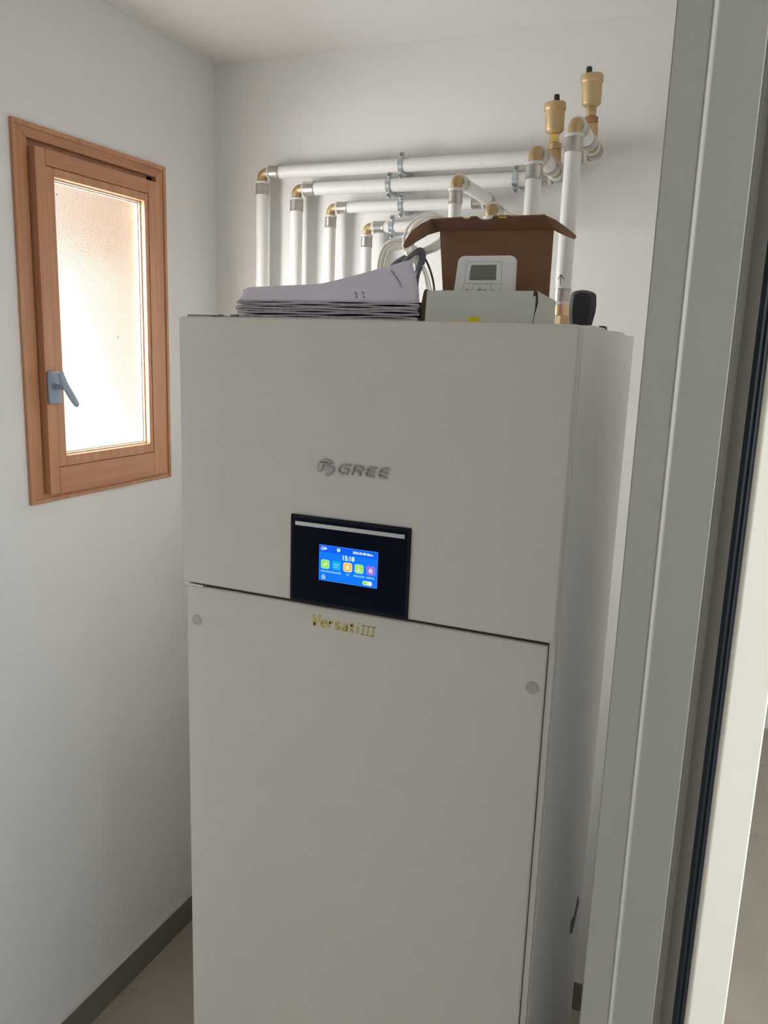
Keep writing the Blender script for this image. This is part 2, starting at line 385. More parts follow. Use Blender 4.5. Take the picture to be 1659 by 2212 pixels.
# outside: ochre house wall, white wall added to whiten the pane, pale gravel
nb = empty('neighbour_house', 'ochre rendered house wall, a warm blur through the frosted window', 'building')
boxo('facade', (-4.2, -3.5, 3.50, 9.0, -0.15, 5.0), M['ochre'], nb)
boxo('roof', (-4.5, -3.2, 3.3, 9.2, 5.0, 5.2), mat('clay_roof', (0.45, 0.20, 0.10), 0.8), nb)
place(nb, (-3.8, 6.0, -0.15))
bm = bmesh.new(); prism(bm, [(1.0, -0.15), (5.5, -0.15), (5.5, 0.60), (3.6, 1.02), (3.3, 1.28), (3.12, 1.66), (2.90, 2.15), (1.0, 2.6)], lambda a, b: (-3.1, a, b), lambda a, b: (-2.95, a, b))
tag(link('added_white_wall', bm, mat('added_wall_white', (0.86, 0.86, 0.83), 0.9), smooth=False), 'added white wall with a raking top, a pale blur low in the frosted window', 'wall')  # added wall, its top shaped to whiten the lower left of the pane
S(boxo('ground', (-9.0, XL - 0.14, -6.0, 10.0, -0.35, -0.15), mat('pale_gravel', (0.62, 0.58, 0.52), 0.95, var=0.15, scale=40)))

# ------------------------------------------------------------------ the heat pump cabinet
DC = 0.572
cab = empty('boiler_cabinet', 'tall white floor-standing boiler cabinet with black touch control panel', 'cabinet')
ZS = 1.3825
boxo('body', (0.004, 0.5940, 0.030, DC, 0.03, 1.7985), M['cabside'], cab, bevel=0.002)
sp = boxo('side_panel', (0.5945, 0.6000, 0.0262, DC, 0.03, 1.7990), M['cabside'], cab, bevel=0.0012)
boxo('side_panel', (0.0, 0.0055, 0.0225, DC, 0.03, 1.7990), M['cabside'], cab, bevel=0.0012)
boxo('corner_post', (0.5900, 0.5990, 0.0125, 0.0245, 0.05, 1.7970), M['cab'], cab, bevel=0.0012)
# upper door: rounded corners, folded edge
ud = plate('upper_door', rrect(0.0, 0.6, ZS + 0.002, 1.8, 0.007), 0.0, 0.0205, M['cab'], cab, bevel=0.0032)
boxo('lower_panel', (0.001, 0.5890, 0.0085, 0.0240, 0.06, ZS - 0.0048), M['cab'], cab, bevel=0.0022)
boxo('seam_backing', (0.006, 0.594, 0.014, 0.0242, ZS - 0.012, ZS + 0.012), M['gap'], cab)
boxo('lip_glint', (0.003, 0.037, 0.0030, 0.015, ZS - 0.0036, ZS - 0.0006), M['silver'], cab)  # bright strip standing in for a glint off the lower panel's lip
boxo('edge_gap', (0.585, 0.5955, 0.016, 0.031, 0.05, 1.797), M['gap'], cab)
boxo('plinth', (0.01, 0.59, 0.03, DC - 0.01, 0.0, 0.03), M['gap'], cab)
# thin irregular dark mark laid on the side panel
bm = bmesh.new(); prism(bm, [(0.4985, 0.6737), (0.526, 0.6376), (0.4919, 0.6176), (0.4582, 0.6117), (0.423, 0.6354), (0.4191, 0.6674), (0.4621, 0.6496)], lambda a, b: (0.6003, a, b), lambda a, b: (0.5990, a, b))
link('side_mark', bm, mat('dull_mark', (0.10, 0.10, 0.095), 0.6), sp)
for x, z in ((0.0205, 1.3195), (0.5720, 1.3150)):
    bm = bmesh.new(); lathe(bm, (x, 0.0086, z), (0, -1, 0), [(0, 0.0088), (0.0012, 0.0088), (0.0020, 0.0078)], 28)
    link('screw_cap', bm, M['cap'], cab)
# top plate bits
boxo('top_bracket', (0.003, 0.048, 0.018, 0.10, 1.7992, 1.8032), M['hinge'], cab, bevel=0.0005)
for x in (0.052, 0.074, 0.080):
    bm = bmesh.new(); lathe(bm, (x, 0.035, 1.7985), (0, 0, 1), [(0, 0.0042), (0.0052, 0.0042), (0.0062, 0.003)], 14)
    link('screw', bm, M['hinge'], cab)
boxo('top_rim', (0.030, 0.094, 0.022, 0.05, 1.7985, 1.8012), M['hinge'], cab)
boxo('top_rim', (0.560, 0.5992, 0.10, 0.235, 1.7985, 1.8022), M['cabside'], cab, bevel=0.0006)
boxo('cable_clip', (0.590, 0.5992, 0.205, 0.228, 1.7990, 1.8052), M['blackplastic'], cab, bevel=0.0012)
boxo('top_rim', (0.560, 0.5992, 0.32, 0.43, 1.7985, 1.8012), M['cabside'], cab, bevel=0.0006)

# control panel
pnl = plate('control_panel', rrect(0.199, 0.390, 1.3845, 1.5185, 0.002), -0.0035, 0.001, M['blackframe'], cab, bevel=0.0008)
plate('glass_front', rrect(0.2035, 0.3855, 1.3895, 1.5135, 0.001), -0.0042, -0.003, M['glossblack'], pnl)
boxo('silver_bar', (0.2075, 0.3815, -0.0050, -0.0038, 1.5030, 1.5088), M['silver'], pnl)
LX, LW, LT, LH = 0.2480, 0.0938, 1.4783, 0.0540
YL = -0.0044
def lp(u, v): return LX + u * LW, LT - v * LH
E_ = dict(blue=emit('lcd_blue', (0.0, 0.165, 1.0, 1), 1.15), head=emit('lcd_blue_header', (0.0, 0.125, 0.95, 1), 0.95), edge=emit('lcd_edge', (0.05, 0.33, 1.0, 1), 1.1),
          white=emit('lcd_white', (0.80, 0.95, 1.0, 1), 1.0), green=emit('lcd_green', (0.36, 0.82, 0.09, 1), 0.95), mint=emit('lcd_mint', (0.35, 0.95, 0.80, 1), 0.95),
          cyan=emit('lcd_cyan', (0.0, 0.42, 0.92, 1), 1.0), orange=emit('lcd_orange', (1.0, 0.52, 0.06, 1), 1.0), cream=emit('lcd_cream', (1.0, 0.92, 0.72, 1), 1.0),
          purple=emit('lcd_purple', (0.33, 0.17, 0.88, 1), 0.95), pale=emit('lcd_pale', (0.75, 0.93, 0.75, 1), 0.9), sky=emit('lcd_label', (0.35, 0.72, 1.0, 1), 0.9))
plate('lcd_screen', [(LX, LT), (LX, LT - LH), (LX + LW, LT - LH), (LX + LW, LT)], YL, YL + 0.001, E_['edge'], pnl)
plate('lcd_screen', [(LX + .0005, LT - .0005), (LX + .0005, LT - LH + .0005), (LX + LW - .0005, LT - LH + .0005), (LX + LW - .0005, LT - .0005)], YL - 0.0002, YL, E_['blue'], pnl)
plate('lcd_header', [(LX + .0005, LT - .0005), (LX + .0005, LT - .2 * LH), (LX + LW - .0005, LT - .2 * LH), (LX + LW - .0005, LT - .0005)], YL - 0.0003, YL - 0.0001, E_['head'], pnl)
Y1 = YL - 0.0005
def rr(name, u, v, w, h, r, m, y=Y1):
    x, z = lp(u, v); return plate(name, rrect(x - w / 2, x + w / 2, z - h / 2, z + h / 2, r, 4), y, y + 0.0002, m, pnl)
def dots(name, m, shapes, y=Y1 - 0.0004):
    bm = bmesh.new()
    for poly in shapes: prism(bm, poly, lambda a, b: (a, y, b), lambda a, b: (a, y + 0.0002, b))
    return link(name, bm, m, pnl, smooth=False)
def ngon(x, z, r, n=12): return [(x + r * math.cos(2 * math.pi * k / n), z + r * math.sin(2 * math.pi * k / n)) for k in range(n)]
def bar(x0, z0, x1, z1, w):
    d = V((x1 - x0, z1 - z0)).normalized() * w / 2; n = V((-d.y, d.x))
    return [(x0 + n.x, z0 + n.y), (x1 + n.x, z1 + n.y), (x1 - n.x, z1 - n.y), (x0 - n.x, z0 - n.y)]
uu = (0.112, 0.306, 0.500, 0.694, 0.890); vv = 0.530
for u, e, f in zip(uu, ('mint', 'cyan', 'cream', 'mint', 'purple'), ('green', 'cyan', 'orange', 'green', 'purple')):
    rr('app_icon', u, vv, 0.0140, 0.0136, 0.0032, E_[e])
    if e != f: rr('app_icon', u, vv, 0.0122, 0.0118, 0.0026, E_[f], Y1 - 0.0002)
x, z = lp(uu[0], vv)
dots('gear_symbol', E_['pale'], [ngon(x - 0.0015, z - 0.0015, 0.0018), ngon(x + 0.0014, z + 0.0012, 0.0020), bar(x - .001, z - .001, x + .0035, z + .003, .0012)])
x, z = lp(uu[1], vv)
dots('slider_symbol', E_['sky'], [bar(x + d, z - .0035, x + d, z + .0035, .0006) for d in (-.003, 0, .003)] + [ngon(x - .003, z + .002, .0010), ngon(x, z - .002, .0010), ngon(x + .003, z + .0015, .0010)])
for k in (2, 4):
    x, z = lp(uu[k], vv)
    dots('house_symbol', E_['cream' if k == 2 else 'pale'], [[(x - .0035, z), (x, z + .0036), (x + .0035, z)], [(x - .0026, z), (x + .0026, z), (x + .0026, z - .003), (x - .0026, z - .003)]][::1])
    dots('house_symbol', E_['orange' if k == 2 else 'purple'], [ngon(x, z - .0003, .0009)], Y1 - .0006)
x, z = lp(uu[3], vv)
dots('download_symbol', E_['pale'], [bar(x, z, x, z + .004, .0011), [(x - .0017, z + .0008), (x, z - .0012), (x + .0017, z + .0008)], bar(x - .0035, z - .0028, x + .0035, z - .0028, .0022)])
x, z = lp(0.085, 0.885)
dots('home_symbol', E_['white'], [bar(x - .0032, z + .0002, x + .0001, z + .0033, .0008), bar(x - .0001, z + .0033, x + .0032, z + .0002, .0008), bar(x - .0023, z, x - .0023, z - .003, .0008), bar(x + .0023, z, x + .0023, z - .003, .0008), bar(x - .0023, z - .003, x + .0023, z - .003, .0008), bar(x, z - .0018, x, z + .0006, .0012)])
rr('toggle', 0.832, 0.890, 0.0145, 0.0060, 0.0029, E_['white']); rr('toggle', 0.80, 0.890, 0.0080, 0.0042, 0.0020, E_['green'], Y1 - .0002)
x, z = lp(0.885, 0.890); dots('toggle_knob', E_['white'], [ngon(x, z, 0.0034, 16)])
x, z = lp(0.340, 0.090); dots('status_symbol', E_['white'], [ngon(x, z, 0.0027, 14)])
dots('status_symbol', E_['head'], [bar(x, z - .0020, x, z + .0006, .0006), bar(x - .0012, z + .0008, x + .0012, z + .0008, .0006)], Y1 - .0006)
x, z = lp(0.085, 0.090)
dots('status_symbol', E_['white'], [bar(x - .0045, z, x - .002, z + .0027, .0007), bar(x - .0042, z, x - .0042, z - .0022, .0007), bar(x - .0042, z - .0022, x - .001, z - .0026, .0008), bar(x - .0012, z + .0022, x - .0012, z - .0025, .0008), bar(x + .0004, z + .0022, x + .0004, z - .0025, .0007), ngon(x + .003, z, .0017, 8), bar(x + .003, z - .0024, x + .003, z + .0024, .0006), bar(x + .0008, z, x + .0052, z, .0006)])
x, z = lp(0.505, 0.345); text('clock_digits', '15:18', 0.0096, x, z, Y1, E_['white'], pnl, bold=0.0002, align='CENTER', sx=0.95)
x, z = lp(0.755, 0.130); text('date_text', '2023-03-08 Merc.', 0.0049, x, z, Y1, E_['white'], pnl, bold=0.00012, align='CENTER', sx=0.92)
for u, s, dz in zip((0.118, 0.300, 0.50, 0.693, 0.885), ('FONCTION', 'PARAMETRE', 'VUE', 'DEMARRAGE', 'GENERAL'), (0, 0, 0, 0, 0)):
    x, z = lp(u, 0.755); text('icon_caption', s, 0.0037, x, z, Y1, E_['sky'], pnl, bold=0.00004, align='CENTER', sx=0.82)

# raised chrome emblem and lettering, gold lettering below
def emblem():
    cx, cz, R = 0.2545, 1.5925, 0.0138
    A = lambda a, r=1.0: (cx + R * 1.02 * r * math.cos(math.radians(a)), cz + R * 0.86 * r * math.sin(math.radians(a)))
    left = [A(a) for a in range(152, 232, 8)] + [(cx - .0062, cz - .0052), (cx - .0030, cz + .0040), (cx + .0060, cz + .0040), (cx + .0072, cz + .0068)] + [(cx - .0085, cz + .0068)]
    top = [A(a) for a in range(30, 147, 9)] + [(cx - .0080, cz + .0082), (cx + .0040, cz + .0082), (cx + .0052, cz + .0058)]
    stem = [(cx - .0010, cz + .0022), (cx + .0137, cz + .0022)] + [A(a) for a in range(-8, -78, -8)] + [(cx - .0022, cz - .0118), (cx + .0025, cz - .0052), (cx - .0020, cz - .0030)]
    for poly in (left, top, stem):
        plate('chrome_emblem', poly, -0.0028, 0.0004, M['chrome'], cab, bevel=0.0008)
emblem()
def ribbon_letter(name, x0, zb, w, h, strokes, wd, slant, y0, y1, m, bevel=0.0):
    """raised letter made of ribbons; strokes are polylines in a unit box, slanted to the right"""
    bm = bmesh.new()
    for st in strokes:
        P = [(x0 + p * w + q * h * slant, zb + q * h) for p, q in st]
        for a, b in zip(P, P[1:]): prism(bm, bar(a[0], a[1], b[0], b[1], wd), lambda a_, b_: (a_, y0, b_), lambda a_, b_: (a_, y1, b_))
        for p in P[1:-1]: prism(bm, ngon(p[0], p[1], wd * 0.5, 10), lambda a_, b_: (a_, y0 + 0.00002, b_), lambda a_, b_: (a_, y1, b_))
    return link(name, bm, m, cab, smooth=False, bevel=bevel)
EE = [[(0.98, 0.90), (0.40, 0.90), (0.20, 0.80), (0.10, 0.60), (0.08, 0.40), (0.14, 0.20), (0.28, 0.10), (0.95, 0.10)], [(0.12, 0.50), (0.90, 0.50)]]
GG = [[(1.0, 0.90), (0.42, 0.90), (0.20, 0.80), (0.08, 0.60), (0.08, 0.40), (0.16, 0.20), (0.34, 0.10), (0.80, 0.10), (0.86, 0.50), (0.50, 0.50)]]
RR = [[(0.08, 0.04), (0.12, 0.50), (0.14, 0.90), (0.72, 0.90), (0.90, 0.80), (0.90, 0.62), (0.74, 0.52), (0.30, 0.50)], [(0.52, 0.50), (0.86, 0.04)]]
for x0, w, st in ((0.2725, 0.0190, GG), (0.2945, 0.0178, RR), (0.3152, 0.0160, EE), (0.3352, 0.0160, EE)):
    ribbon_letter('chrome_letter', x0, 1.5845, w, 0.0155, st, 0.0030, 0.22, -0.0028, 0.0004, M['chrome'], bevel=0.0006)
VV = [[(0.04, 1.0), (0.36, 0.02)], [(0.36, 0.02), (0.98, 1.0)]]
ve = [[(0.12, 0.52), (0.92, 0.52), (0.90, 0.78), (0.68, 0.95), (0.36, 0.95), (0.12, 0.75), (0.08, 0.35), (0.26, 0.08), (0.55, 0.02), (0.88, 0.10)]]
vr = [[(0.14, 0.0), (0.14, 0.98)], [(0.14, 0.62), (0.40, 0.92), (0.85, 0.95)]]
vs_ = [[(0.88, 0.90), (0.45, 0.98), (0.16, 0.84), (0.20, 0.60), (0.80, 0.42), (0.88, 0.18), (0.60, 0.02), (0.10, 0.08)]]
va = [[(0.14, 0.90), (0.60, 0.96), (0.84, 0.76), (0.86, 0.0)], [(0.86, 0.50), (0.40, 0.52), (0.12, 0.34), (0.16, 0.10), (0.42, 0.0), (0.84, 0.16)]]
vt = [[(0.30, 1.38), (0.30, 0.25), (0.50, 0.02), (0.90, 0.04)], [(0.02, 0.92), (0.88, 0.92)]]
vi = [[(0.5, 0.0), (0.5, 0.96)], [(0.5, 1.22), (0.5, 1.42)]]
bx = 0.2308
for st, w, h, adv, wd in ((VV, 0.0125, 0.0170, 0.0146, 0.0044), (ve, 0.0110, 0.0112, 0.0138, 0.0030), (vr, 0.0080, 0.0112, 0.0096, 0.0035), (vs_, 0.0098, 0.0112, 0.0122, 0.0030), (va, 0.0108, 0.0112, 0.0134, 0.0030), (vt, 0.0076, 0.0112, 0.0092, 0.0033), (vi, 0.0060, 0.0112, 0.0072, 0.0037)):
    ribbon_letter('gold_letter', bx, 1.3472, w, h, st, wd, 0.12, 0.0079, 0.0086, M['gold']); bx += adv
bx += 0.0022
for k in range(3):
    x = bx + k * 0.0082
    bm = bmesh.new()
    for poly in ([(x + .0012, 1.346), (x + .0034, 1.346), (x + .0052, 1.361), (x + .0030, 1.361)], [(x - .0010, 1.346), (x + .0056, 1.346), (x + .0057, 1.3473), (x - .0009, 1.3473)], [(x + .0008, 1.3598), (x + .0075, 1.3598), (x + .0076, 1.3611), (x + .0009, 1.3611)]):
        prism(bm, poly, lambda a, b: (a, 0.0079, b), lambda a, b: (a, 0.0086, b))
    link('gold_letter', bm, M['gold'], cab, smooth=False)

# ------------------------------------------------------------------ plumbing on the back wall
YP = 0.919
def elbow(root, c, d1, d2, s=1.0):
    """brass elbow with ring and press sleeve on both legs; returns where the pipe ends go"""
    c, d1, d2 = V(c), V(d1).normalized(), V(d2).normalized()
    L = 0.021 * s; rb = 0.0130 * s
    R = 0.013 * s; pts = [c + d1 * L]
    for k in range(9):
        a = k / 8 * math.pi / 2
        pts.append(c + (d1 + d2) * R - d2 * R * math.cos(a) - d1 * R * math.sin(a))
    pts.append(c + d2 * L)
    bm = bmesh.new(); sweep(bm, pts, rb, 20); link('elbow', bm, M['brass'], root)
    return [socket(root, c + d * L, d, s) for d in (d1, d2)]
def socket(root, p, d, s=1.0):
    bm = bmesh.new(); lathe(bm, p, d, [(-0.0015, 0.0150 * s), (0.001, 0.0185 * s), (0.0045, 0.0185 * s), (0.0058, 0.0165 * s)], 24); link('clear_ring', bm, M['ring'], root)
    p2 = V(p) + V(d) * 0.0052; l = 0.0275 * (0.5 + 0.5 * s); r = 0.0172 * s
    bm = bmesh.new(); lathe(bm, p2, d, [(0, r), (0.003, r * 1.03), (l * .25, r * .985), (l * .4, r * 1.01), (l * .58, r * .985), (l * .8, r * 1.01), (l - 0.002, r * 1.0), (l, r * 1.05)], 24); link('press_sleeve', bm, M['steel'], root)
    return p2 + V(d) * (l - 0.003)
def pipe(root, p0, p1, s=1.0):
    p0, p1 = V(p0), V(p1); bm = bmesh.new(); lathe(bm, p0, p1 - p0, [(0, 0.0160 * s), ((p1 - p0).length, 0.0160 * s)], 28); link('pipe', bm, M['pipe'], root)
X_, Y_, Z_ = V((1, 0, 0)), V((0, 1, 0)), V((0, 0, 1))
def run(label, xv, z, xr, yr, s, tee_y=None, foot=None, neck='bright'):
    root = empty('water_pipe', label, 'pipe', 'white pipe runs on the back wall')
    a, b = elbow(root, (xv, YP, z), -Z_, X_, s)
    c, e = elbow(root, (xr, YP, z), -X_, -Y_, s)
    f, g = elbow(root, (xr, yr, z), Y_, -Z_, s)
    pipe(root, a, (xv, YP, 0.10), s); pipe(root, b, c, s)
    if tee_y is None:
        pipe(root, e, f, s)
    else:
        t = V((xr, tee_y, z)); up = V((-0.055, 0, 1)).normalized(); L = 0.020
        bm = bmesh.new(); lathe(bm, t - Y_ * L, Y_, [(0, 0.0130), (2 * L, 0.0130)], 20); 
        lathe(bm, t - up * 0.002, up, [(0, 0.012), (0.012, 0.0150), (0.040, 0.0150), (0.042, 0.0140)], 20); link('tee', bm, M['brass'], root)
        p = socket(root, t - Y_ * L, -Y_); q = socket(root, t + Y_ * L, Y_)
        pipe(root, f, p); pipe(root, q, e)
        o = t + up * 0.040
        bm = bmesh.new(); lathe(bm, o, up, [(0, 0.0135), (0.0005, 0.0152), (0.0125, 0.0152), (0.014, 0.013)], 8); link('reducer', bm, M['copper'] if neck == 'dull' else M['brass'], root)
        bm = bmesh.new(); lathe(bm, o + up * 0.014, up, [(0, 0.0085), (0.002, 0.0105), (0.018, 0.0110), (0.021, 0.0095)], 6, phase=0.3); link('hex_neck', bm, M['brassbright'] if neck == 'bright' else M['brassbody'], root)
        v = o + up * 0.033
        bm = bmesh.new(); lathe(bm, v, up, [(0, 0.011), (0.003, 0.016), (0.0065, 0.0196), (0.008, 0.0200), (0.046, 0.0212), (0.0475, 0.0228), (0.050, 0.0236), (0.0605, 0.0236), (0.0625, 0.0225)], 40)
        vb = link('air_vent', bm, M['brassbody'], root)
        bm = bmesh.new(); lathe(bm, v + up * 0.0625 + V((-0.006 if neck == 'dull' else 0.004, -0.002, 0)), up, [(0, 0.0068), (0.0022, 0.0068), (0.0022, 0.0064), (0.015, 0.0060), (0.0165, 0.0048)], 16)
        link('vent_cap', bm, M['blackplastic'], vb)
    if foot:
        lathe_z = 1.888
        pipe(root, g, (xr, yr, 1.885), s)
        bm = bmesh.new(); lathe(bm, (xr, yr, 1.890), -Z_, [(0, 0.0180), (0.002, 0.0172), (0.008, 0.0168), (0.014, 0.0174), (0.020, 0.0168), (0.026, 0.0172)], 24); link('press_sleeve', bm, M['steel'], root)
        bm = bmesh.new(); lathe(bm, (xr, yr, 1.8645), -Z_, [(0, 0.0185), (0.0055, 0.0185)], 24); link('clear_ring', bm, M['ring'], root)
        bm = bmesh.new(); lathe(bm, (xr, yr, 1.8592), -Z_, [(0, 0.0185), (0.003, 0.0185), (0.003, 0.0163), (0.022, 0.0163)], 20); link('brass_union', bm, mat('pink_brass', (0.72, 0.50, 0.30), 0.3, metal=0.85), root)
        bm = bmesh.new(); lathe(bm, (xr, yr, 1.838), -Z_, [(0, 0.0240), (0.002, 0.0260), (0.026, 0.0260), (0.028, 0.0240)], 6, phase=0.35); link('hex_nut', bm, M['brassbody'], root)
        a2, b2 = elbow(root, (xr, yr, 1.70), Z_, -Y_, s)
        pipe(root, (xr, yr, 1.812), a2, s)
        pipe(root, b2, (xr, DC + 0.001, 1.70), s)
        # flow arrow printed on the pipe
        bm = bmesh.new()
        for (x0, z0, x1, z1) in ((0, -.010, 0, .010), (0, .010, -.006, .001), (0, .010, .006, .001)):
            n = 4
            for k in range(n):
                q = [(x0 + (x1 - x0) * t_, z0 + (z1 - z0) * t_) for t_ in (k / n, (k + 1) / n)]
                poly = bar(q[0][0], q[0][1], q[1][0], q[1][1], 0.0014)
                def mp(rad):
                    def fn(a, b):
                        th = -1.0 * math.radians(100) + a / 0.016
                        return (xr + rad * math.cos(th), yr + rad * math.sin(th), 1.906 + b)
                    return fn
                prism(bm, poly, mp(0.01625), mp(0.0159))
        link('flow_arrow', bm, M['dark'], root, smooth=False)
    else:
        a2, b2 = elbow(root, (xr, yr, 1.70), Z_, -Y_, s)
        pipe(root, g, a2, s)
        if b2.y > DC: pipe(root, b2, (xr, DC + 0.001, 1.70), s)
    place(root, (xv, YP, 0.10))
    return root
run('topmost white pipe, its riser at far right carrying the higher brass air vent', -0.4185, 2.199, 0.445, 0.651, 1.0, tee_y=0.826, foot=True, neck='dull')
run('second white pipe from the top, its riser carrying the lower brass air vent', -0.3150, 2.1545, 0.368, 0.662, 1.0, tee_y=0.840)
run("third white pipe from the top, its brass elbow above the lid's left end", -0.2150, 2.106, 0.210, 0.650, 0.84)
run('lowest and shortest white pipe, its brass elbow just above the middle of the box lid', -0.1120, 2.0565, 0.272, 0.700, 0.84)

def clamp(x, z, s, label):
    root = empty('pipe_clamp', label, 'clamp', 'zinc pipe clamps on the back wall')
    r0 = 0.0165 * s; bm = bmesh.new(); n = 16
    for k in range(n):
        aa, ab = [math.pi / 2 + math.pi * 1.0 * t / n for t in (k, k + 1)]
        vs = []
        for r in (r0, r0 + 0.0018):
            for a in (aa, ab):
                for dx in (-0.006, 0.006): vs.append(bm.verts.new((x + dx, YP + r * math.cos(a), z + r * math.sin(a))))
        for f in ((0, 1, 3, 2), (4, 6, 7, 5), (0, 2, 6, 4), (1, 5, 7, 3)): bm.faces.new([vs[i] for i in f])
    bmesh.ops.remove_doubles(bm, verts=bm.verts, dist=1e-5)
    link('strap', bm, M['zinc'], root, bevel=0.0006)
    for sg in (1, -1):
        z0, z1 = sorted((z + sg * r0, z + sg * (r0 + 0.014)))
        boxo('ear', (x - 0.006, x + 0.006, YP - 0.004, YP + 0.001, z0, z1), M['zinc'], root, bevel=0.0018)
        bm = bmesh.new(); lathe(bm, (x, YP - 0.003, z + sg * (r0 + 0.008)), (0, -1, 0), [(0, 0.0048), (0.003, 0.0045), (0.0045, 0.003)], 14); link('screw', bm, M['chrome'], root)
    bm = bmesh.new(); sweep(bm, spline([(x + 0.004, YP - 0.001, z - r0 - 0.003), (x + 0.012, YP + 0.010, z - r0 - 0.006), (x + 0.016, YP + 0.026, z - r0 - 0.002), (x + 0.014, YB + 0.001, z - r0 + 0.003)], 5), 0.0035, 10, flat=0.5)
    link('wall_bracket', bm, M['zinc'], root)
    boxo('back_plate', (x - 0.004, x + 0.004, YP + 0.004, YB, z - r0 + 0.002, z + r0 - 0.002), M['zinc'], root)
    place(root, (x, YB, z))
clamp(-0.023, 2.199, 1.0, 'zinc clamp around the topmost white pipe')
clamp(-0.054, 2.1545, 1.0, 'zinc clamp at the middle of the second white pipe')
clamp(0.264, 2.1545, 1.0, 'zinc clamp at the right end of the second white pipe')
clamp(-0.020, 2.106, 0.84, 'zinc clamp around the third white pipe')
clamp(-0.043, 2.0565, 0.84, 'zinc clamp around the lowest white pipe')

# ------------------------------------------------------------------ things on top of the cabinet
ZTOP = 1.8
# black valve knob
kn = empty('valve_knob', 'black plastic valve knob on the right end of the cabinet top', 'knob')
bm = bmesh.new(); lathe(bm, (0.5480, 0.30, 1.8000), (0.02, 0, 1), [(0, 0.0150), (0.010, 0.0172), (0.028, 0.0208), (0.040, 0.0212), (0.052, 0.0200), (0.0555, 0.0190)], 9, phase=0.2); link('body', bm, M['blackplastic'], kn, smooth=False, bevel=0.0012)
bm = bmesh.new(); lathe(bm, (0.5480, 0.30, 1.8540), (0.02, 0, 1), [(0, 0.0196), (0.003, 0.0192), (0.0062, 0.0140), (0.0080, 0.0060)], 9, phase=0.5); link('cap', bm, M['blackplastic'], kn, bevel=0.0008)
place(kn, (0.548, 0.30, 1.8))

# open cardboard box
bx = empty('cardboard_box', 'small open white cardboard box with raised brown lid on the cabinet', 'box')
bx0, bx1, by0, by1, bz0, bz1 = 0.354, 0.519, 0.10, 0.222, 1.8003, 1.8465
t = 0.0022
def slab(name, pts, th, m, n, parent, bevel=0.0):
    """thin sheet over a 3-D polygon, thickened along n"""
    bm = bmesh.new(); n = V(n).normalized() * th
    A = [bm.verts.new(V(p)) for p in pts]; B = [bm.verts.new(V(p) + n) for p in pts]; k = len(pts)
    bm.faces.new(A[::-1]); bm.faces.new(B)
    for i in range(k): bm.faces.new((A[i], A[(i + 1) % k], B[(i + 1) % k], B[i]))
    return link(name, bm, m, parent, bevel=bevel)
fr = boxo('front_wall', (bx0 + 0.0035, bx1, by0, by0 + t, bz0, bz1), M['cardwhite'], bx, bevel=0.0004)
boxo('side_wall', (bx0 + 0.004, bx0 + 0.004 + t, by0 + t, by1, bz0, bz1), M['cardwhite'], bx)
slab('side_wall', [(bx1 - 0.001, by0 + 0.003, bz0), (bx1 + 0.003, by1, bz0), (bx1 + 0.003, by1, bz1 - 0.006), (bx1 - 0.001, by0 + 0.003, bz1 + 0.001)], t, M['cardwhite'], (-1, 0, 0), bx)
slab('tuck_flap', [(bx1 - 0.0075, by0 + 0.0030, bz0), (bx1 - 0.0020, by0 - 0.0006, bz0), (bx1 + 0.0006, by0 - 0.0006, bz0 + 0.018), (bx1 + 0.0032, by0 + 0.001, bz0 + 0.030), (bx1 + 0.0022, by0 - 0.0004, bz1 - 0.002), (bx1 - 0.0012, by0 - 0.0006, bz1 + 0.0012), (bx1 - 0.003, by0 - .0006, bz1)], t, M['cardedge'], (0, 1, 0), bx)
slab('tuck_flap', [(bx0 + 0.0045, by0 - 0.0006, bz0), (bx0 - 0.0005, by0, bz0), (bx0 - 0.0020, by0 + 0.001, bz0 + 0.028), (bx0 + 0.0010, by0, bz1 - 0.003), (bx0 + 0.0035, by0 - 0.0004, bz1 + 0.0016), (bx0 + 0.0062, by0 - 0.0006, bz1 + 0.0008)], 0.012, M['cardedge'], (0, 1, 0), bx)
boxo('base', (bx0 + 0.004, bx1, by0 + t, by1, bz0, bz0 + t), M['card'], bx)
# lid: hinged at the back, leaning, then folded forward at its top with two wings
L0 = (0.3555, 0.222, 1.8020); L1 = (0.5125, 0.222, 1.8020); La = (0.3200, 0.236, 1.9460); Lb = (0.5045, 0.236, 1.9435)
lid = slab('lid', [(0.347, 0.222, 1.8020), (0.5105, 0.222, 1.8020), (0.5075, 0.236, 1.9452), (0.3270, 0.236, 1.9472)], t, M['card'], (0, 1, 0), bx)
F0, F1 = (0.3270, 0.2358, 1.9462), (0.5075, 0.2358, 1.9442)
bm = bmesh.new()
tp = [(0.3205, 0.206, 1.9595), (0.350, 0.205, 1.9603), (0.373, 0.205, 1.9610), (0.376, 0.207, 1.9592), (0.384, 0.207, 1.9592), (0.386, 0.205, 1.9612), (0.396, 0.205, 1.9614), (0.401, 0.207, 1.9575), (0.408, 0.207, 1.9560), (0.418, 0.207, 1.9568), (0.422, 0.205, 1.9612), (0.446, 0.205, 1.9615), (0.449, 0.206, 1.9605), (0.500, 0.205, 1.9608)]
slab('lid_flap', [F0] + tp + [F1], t, M['card'], (0.0, 0.6, 0.8), bx)
bm.free()
def wing(name, pts): return slab(name, pts, t, M['card'], (0, 1, 0.3), bx)
wing('lid_wing', [(0.3205, 0.206, 1.9595), (0.3270, 0.2345, 1.9458), (0.3190, 0.205, 1.9370), (0.3115, 0.175, 1.9230), (0.3080, 0.155, 1.9135), (0.3040, 0.150, 1.9110), (0.3005, 0.150, 1.9135), (0.3000, 0.158, 1.9230), (0.3040, 0.175, 1.9400), (0.3110, 0.192, 1.9520)])
